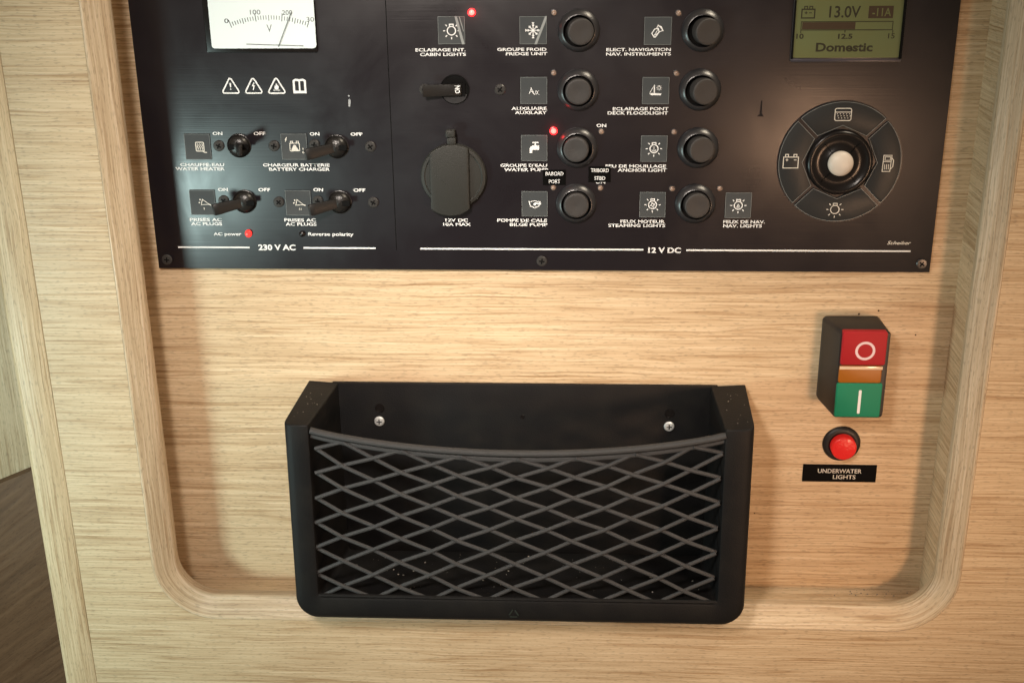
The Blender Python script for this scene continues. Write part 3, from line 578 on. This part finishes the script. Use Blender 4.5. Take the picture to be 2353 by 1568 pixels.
p = at(1162, 570); mb = MB().stroke([(-2.4, -4.2), (1.5, -4.2), (1.9, 4.2), (-2.2, 4.2)], .4, 0, True).stroke([(-1.5, 1.6), (1.2, 1.6), (1.3, 3.4), (-1.4, 3.4)], .35, .01, True).stroke([(-2.3, .9), (1.7, .9)], .35, .012).stroke([(1.9, 3), (2.9, 1.6), (2.8, -1.6), (1.7, -3)], .45, .01)
for x in (-1.4, -.4, .6): mb.stroke([(x, -.4), (x, -3.2)], .35, .014)
part('symbol', mb, CREAM, pad, (p[0], p[1], SY), smooth=None, label='fuel pump symbol')
p = at(706, 968); mb = MB(); sun(mb, 0, 0, 2.2, 0, .42)
part('symbol', mb, CREAM, pad, (p[0], p[1], SY), smooth=None, label='lamp symbol')
RB = 270 / 3.765 / 4.42
bw = part('bowl', MB().lathe([(RB + .6, .13), (RB + .5, 1.6), (RB - .4, 2.6), (RB - 1.4, 2.8), (RB - 2.4, 2.2), (RB - 4.5, 1.2), (RB - 7, 1.3), (7.5, 2.2), (6.3, 2.6), (.001, 2.6)], 72), BOWL, pad, (c[0], c[1], PD), smooth=50)
mb = MB()
for k in range(4):
    a = math.radians(45 + 90 * k + (-4 if k % 2 else 3)); ca, sa = math.cos(a), math.sin(a)
    mb.tube([(ca * r_, sa * r_, d_) for r_, d_ in ((6.4, 2.66), (9.5, 1.9), (RB - 5, 1.35), (RB - 2.6, 2.2))], .16, 5)
part('bowl_seam', mb, HOLE, bw, (c[0], c[1], PD))
part('ball', MB().lathe([(6.4, 0)] + [(6.5 * math.cos(math.radians(a)), 1.4 + 3.4 * math.sin(math.radians(a))) for a in range(0, 90, 10)] + [(.001, 4.8)], 48), BALL, bw, (c[0], c[1], PD + 2.0), smooth=60)

# marks on the plate
p = P(802, 234, PD); part('scuff', MB().sheet([(-.5, -2.4), (.3, -2.6), (.8, -.4), (.5, 1.5), (-.4, 1.1)], 0).sheet(circ(.45, 7, 0, 3), 0), SCUFF, panel, (p[0], p[1], E), smooth=None)
p = P(1748, 250, PD); part('smear', MB().sheet([(-.25, 4), (.35, 4), (.6, -2.5), (1.7, -4), (-1.8, -4), (-.5, -2.5)], 0), SMEAR, panel, (p[0], p[1], E), smooth=None)

# ------------------------------------------------------------------ start/stop switch on the wood
bk = [P(1893, 724, 0), P(2018, 727, 0)]; frp = [P(1930, 762, 21.4), P(2050, 763, 21.4), P(2025.6, 962, 21.4), P(1912.6, 959, 21.4)]
fx0 = (frp[0][0] + frp[3][0]) / 2; fx1 = (frp[1][0] + frp[2][0]) / 2; fz1 = (frp[0][1] + frp[1][1]) / 2; fz0 = (frp[2][1] + frp[3][1]) / 2
b3 = P(1871, 913.6, 0); bx0 = (bk[0][0] + b3[0]) / 2; bx1 = bk[1][0] + 1; bz1 = (bk[0][1] + bk[1][1]) / 2; bz0 = b3[1]
sw = thing('push_switch', 'black wall switch with red stop key, amber strip and green start key', 'switch', ((bx0 + bx1) / 2, (bz0 + bz1) / 2, 0))
rings = [[(x, z, d) for x, z in rrect(a, b, c_, e_, r_, 5)] for a, b, c_, e_, r_, d in ((bx0, bx1, bz0, bz1, 2.5, .02), (bx0, bx1, bz0, bz1, 2.5, 4), (fx0, fx1, fz0, fz1, 2.2, 20), (fx0 + .5, fx1 - .5, fz0 + .5, fz1 - .5, 2.0, 21), (fx0 + 1.4, fx1 - 1.4, fz0 + 1.4, fz1 - 1.4, 1.5, 21.2))]
part('housing', MB().loft(rings), BLACK, sw, smooth=40)
def sx(x): return (x / 2.24 + 2800) / 1.5607
def sy(y): return (y / 2.24 + 1080) / 1.5607
def key(name, xa, xb, ya, yb, d, m, lab):
    a = P(sx(xa), sy(yb), d); b = P(sx(xb), sy(ya), d)
    return part(name, MB().prism(rrect(a[0], b[0], a[1], b[1], 1.2), 18, d), m, sw, label=lab, bevel=(.55, 3)), a, b
k1, a, b = key('key', 474, 862, 248, 512, 22.6, REDL, 'red stop key with a white ring')
cc = P(sx(676), sy(398), 22.66)
part('symbol', MB().stroke(circ(4.55 * 180 / 180 * 91 / 4.2 / 4.55 / 4.2 * 4.2 * .5 + 0.0 if False else 10.2 * .93 * .98 * .5 * .98, 40), 1.35, 0, True), mat('pink_ring', (0.72, 0.55, 0.58), .4), k1, (cc[0], cc[1], 22.68), smooth=None)
k2, a, b = key('lens', 456, 815, 518, 655, 21.9, AMBER, 'amber lens strip')
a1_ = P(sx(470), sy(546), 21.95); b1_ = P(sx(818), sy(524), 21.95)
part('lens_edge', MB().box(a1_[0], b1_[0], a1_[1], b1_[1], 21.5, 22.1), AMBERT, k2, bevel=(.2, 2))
k3, a, b = key('key', 425, 818, 662, 928, 22.6, GREENL, 'green start key with a white bar')
g0 = P(sx(634), sy(712), 22.66); g1 = P(sx(622), sy(900), 22.66); gxm = (g0[0] + g1[0]) / 2
part('symbol', MB().prism(rrect(gxm - .75, gxm + .75, g1[1], g0[1], .6), 22.4, 22.7), WHITE, k3, smooth=None)

# round red push lamp under it
c = P(1934, 1021, 2); rl = thing('indicator_button', 'round lit red push button in a black collar under the two-button switch', 'button', (c[0], c[1], 0))
part('collar', MB().lathe([(10.6, 0.02), (10.5, .8), (9.9, 1.5), (8.0, 2.4), (7.5, 2.2), (7.4, .6), (.001, .6)], 64), BLACK, rl, (c[0], c[1], 0), smooth=50)
cc = P(1938.5, 1029.5, 5)
part('lens', MB().lathe([(7.0, 0), (7.0, 4.2), (6.7, 4.8), (6.1, 5.1), (.001, 5.2)], 56), REDLAMP, rl, (cc[0], cc[1], .8), smooth=50)
# name plate
a = P(1842, 1105, .6); b = P(2015, 1068, .6)
lp = thing('name_plate', 'small black plate reading UNDERWATER LIGHTS below the round red button', 'label', ((a[0] + b[0]) / 2, (a[1] + b[1]) / 2, 0))
part('plate', MB().box(a[0], b[0], a[1], b[1], 0.02, .7), TAPE, lp, bevel=(.15, 1))
T('UNDERWATER', 1878.5, 1979, 1081.3, 9.6, lp, .76, CREAM, bold=0.01); T('LIGHTS', 1913, 1965, 1095, 9.4, lp, .76, CREAM, bold=0.01)

# ------------------------------------------------------------------ net pouch
def upath(x0, x1, zt0, zt1, z0, r, n=8):
    p = [(x0, zt0 + (z0 + r - zt0) * i / 6) for i in range(6)]
    p += [(x0 + r - r * math.cos(math.radians(90 * i / n)), z0 + r - r * math.sin(math.radians(90 * i / n))) for i in range(n + 1)]
    p += [(x0 + r + (x1 - x0 - 2 * r) * i / 10, z0) for i in range(1, 10)]
    p += [(x1 - r + r * math.sin(math.radians(90 * i / n)), z0 + r - r * math.cos(math.radians(90 * i / n))) for i in range(n + 1)]
    p += [(x1, z0 + r + (zt1 - z0 - r) * (i + 1) / 6) for i in range(6)]
    return p
D1, D2 = 49.0, 55.0          # front depth at the top and at the bottom
fTL = P(649, 972, D1); fTR = P(1735, 992, D1); fBL = P(672, 1380, D2); fBR = P(1714, 1395, D2); fB = (P(1000, 1421, D2)[1] + P(1600, 1434, D2)[1]) / 2 - 2.2
FT = (fTL[1] + fTR[1]) / 2; fx0 = (fTL[0] + fBL[0]) / 2; fx1 = (fTR[0] + fBR[0]) / 2
BTz = (P(708, 871, 0)[1] + P(1708, 886, 0)[1]) / 2; bx0 = P(709, 876, 0)[0]; bx1 = P(1712, 890, 0)[0]
ft = 15.5; fbt = 10.5
ixl = P(714, 1100, 52)[0]; ixr = P(1662, 1100, 52)[0]; ixb = (P(740, 1372, D2)[1] + P(1640, 1390, D2)[1]) / 2
ibl = P(779, 887, 3)[0]; ibr = P(1632, 897, 3)[0]
print('pouch', fx0, fx1, FT, fB, bx0, bx1, BTz, ixl, ixr, ixb, ibl, ibr)
po = thing('net_pouch', 'black plastic storage pouch with elastic diamond net, screwed to the oak board', 'storage pouch', ((fx0 + fx1) / 2, fB, 0))
Zb = fB + 1.0
def blend(t, back, front): return back + (front - back) * t
NP = len(upath(0, 100, 50, 50, 0, 5))
def ring(inner, t, ins, dd):
    """outline at depth fraction t; ins = inset, dd = absolute depth at (top,bottom)"""
    if inner: p = upath(blend(t, ibl, ixl) - ins, blend(t, ibr, ixr) + ins, blend(t, BTz, FT), blend(t, BTz, FT), ixb - ins, 3.0)
    else: p = upath(blend(t, bx0, fx0) + ins, blend(t, bx1, fx1) - ins, blend(t, BTz, FT), blend(t, BTz, FT), blend(t, Zb, fB) + ins, 12.0)
    out = []
    for x, z in p:
        k = (FT - z) / (FT - fB); k = max(0, min(1, k)); D_ = D1 + (D2 - D1) * k
        out.append((x, z, D_ * t if dd is None else D_ + dd))
    return out
rs = [ring(0, 0, 0, None), ring(0, .5, 0, None), ring(0, .86, 0, None), ring(0, .93, .35, None), ring(0, .97, 1.3, None), ring(0, 1, 3.2, -.5), ring(0, 1, 5.5, 0), ring(1, 1, 1.6, 0), ring(1, 1, .4, -.5), ring(1, 1, 0, -1.8), ring(1, .5, 0, None), ring(1, 0.05, 0, None)]
mb = MB(); K = len(rs); vs = [p for r_ in rs for p in r_]; fs = []
for j in range(K - 1):
    for i in range(NP - 1): fs.append((j * NP + i, j * NP + i + 1, (j + 1) * NP + i + 1, (j + 1) * NP + i))
fs.append(tuple(j * NP for j in range(K))); fs.append(tuple(j * NP + NP - 1 for j in range(K)))
mb.add(vs, fs)
part('frame', mb, POUCH, po, smooth=38, bevel=(.8, 3, 62))
part('back_plate', MB().prism([(ibl - 4, BTz), (ibl - 4, ixb - 3), (ibr + 4, ixb - 3), (ibr + 4, BTz)], 0.1, 3.0), POUCH, po, bevel=(.4, 2))
# floor moulding inside and sill
z_ = ixb
part('sill', MB().tube([(ixl - .3, z_ + .6, D2 - 2.2), ((ixl + ixr) / 2, z_ + .2, D2 - 2.2), (ixr + .3, z_ + .6, D2 - 2.2)], 1.1, 8), POUCH, po)
for x, y in ((871, 968), (1537, 980)):
    p = P(x, y, 4); o = part('screw', MB().lathe([(2.9, 0), (2.9, .6), (2.3, 1.3), (.9, 1.5), (.001, 1.5)], 24), STEEL, po, (p[0], p[1], 3))
    part('cross_slot', MB().box(-1.5, 1.5, -.3, .3, 1.2, 1.56).box(-.3, .3, .3, 1.5, 1.2, 1.56).box(-.3, .3, -1.5, -.3, 1.2, 1.56), HOLE, o, (p[0], p[1], 3), smooth=None)
    p = P(x + 1, y - 31, 3); part('keyhole', MB().lathe([(2.8, 0), (2.8, .15), (2.3, .25), (2.2, .05), (.001, .05)], 20), BOWL, po, (p[0], p[1], 3.0))
p = P(1200, 957, 3); part('moulded_mark', MB().lathe([(1.4, 0), (1.3, .15), (1.0, .2), (.9, .05), (.001, .05)], 16), BOWL, po, (p[0], p[1], 3.0), label='small round mould mark')
# net
DN = 46.5
def hem(u):      # picture position of the hem's middle for u in 0..1
    x = 713 + (1667 - 713) * u; y = 986 + (998 - 986) * u + 47 * (1 - (2 * u - 1) ** 2) ** .9
    return x, y
def dn(y): return DN + (y - 980) / 400 * 5
hp = []
for i in range(33):
    x, y = hem(i / 32); p = P(x, y, dn(y)); hp.append((p[0], p[1], dn(y) + 1))
net = part('net', MB().tube(hp, 2.2, 10, 1.7), CORD, po, label='sagging elastic hem of the net')
part('hem_fold', MB().tube([(x, z - 3.3 - .8 * math.sin(math.pi * i / 32), d - .8) for i, (x, z, d) in enumerate(hp)], .7, 6, 1.5), CORD, net)
def node(i, r):
    u = i / 14; k = r / 13; bulge = math.sin(math.pi * u)
    xb_ = 725 + (1637 - 725) * u; yb_ = 1372 + (1384 - 1372) * u
    hx, hy = hem(u); hy += 13; xl = 722 + (1660 - 722) * u
    kk = k + .035 * bulge * math.sin(math.pi * k)
    x = xb_ + (xl - xb_) * kk; y = yb_ + (hy - yb_) * kk
    random.seed(i * 31 + r * 7); x += random.uniform(-2.2, 2.2); y += random.uniform(-1.3, 1.3)
    return x, y
def n3(i, r, off):
    x, y = node(i, r); p = P(x, y, dn(y)); return (p[0], p[1], dn(y) + off)
starts = [(0, r) for r in range(0, 13, 2)] + [(i, 0) for i in range(2, 14, 2)]
for i0, r0 in starts:
    pts = []; i, r = i0, r0
    while i <= 14 and r <= 13: pts.append(n3(i, r, .1 + .55 * (-1) ** i)); i += 1; r += 1
    if len(pts) > 1: part('net_cord', MB().tube(pts, .92, 8, 1.15), CORD, net)
for i0, r0 in [(0, r) for r in range(2, 13, 2)] + [(i, 13) for i in range(1, 14, 2)]:
    pts = []; i, r = i0, r0
    while i <= 14 and r >= 0: pts.append(n3(i, r, .1 - .55 * (-1) ** i)); i += 1; r -= 1
    if len(pts) > 1: part('net_cord', MB().tube(pts, .92, 8, 1.15), CORD, net)
# faint recycling mark on the lower bar
p = P(1180, 1409, D2); mb = MB()
for k in range(3):
    a = math.radians(90 + 120 * k); a2 = math.radians(90 + 120 * (k + 1))
    A_, B_ = Vector((math.cos(a), math.sin(a))) * 3.6, Vector((math.cos(a2), math.sin(a2))) * 3.6
    s_ = A_.lerp(B_, .15); e_ = A_.lerp(B_, .8); mb.stroke([tuple(s_), tuple(e_)], .7, 0)
part('moulded_mark', mb, REC, po, (p[0], p[1], D2 + .1), smooth=None, label='faint three-sided recycling mark')
# dust in the pouch and in the recess corner
mb = MB(); random.seed(11)
for k in range(80):
    x = random.uniform(ibl + 4, ibr - 4); d = random.uniform(6, 44); s_ = random.choice((.08, .1, .12, .15, .3)); mb.box(x - s_ * 1.7, x + s_, ixb + .05, ixb + .05 + s_, d - s_, d + s_)
for k in range(40):
    x = random.uniform(hr - 55, bx_r - 1); d = random.uniform(.5, 8); s_ = random.choice((.12, .2, .35)); mb.box(x - s_, x + s_, bz + .02, bz + .02 + s_, d - s_ * .4, d + s_)
for k in range(26):
    sd = random.choice((0, 1)); t_ = random.uniform(.15, .9); xo = blend(t_, bx0, fx0) + 2.5 if sd == 0 else blend(t_, bx1, fx1) - 2.5; xi = blend(t_, ibl, ixl) - 1.5 if sd == 0 else blend(t_, ibr, ixr) + 1.5
    x = random.uniform(min(xo, xi), max(xo, xi)); z0_ = blend(t_, BTz, FT); s_ = random.choice((.1, .14, .2)); mb.box(x - s_, x + s_, z0_ + .02, z0_ + .12 + s_ * .5, D1 * t_ - s_, D1 * t_ + s_)
o = part('dust', mb, DUSTM, None, smooth=None); o['kind'] = 'stuff'; o['label'] = 'specks of dust on the pouch floor and in the recess corner'
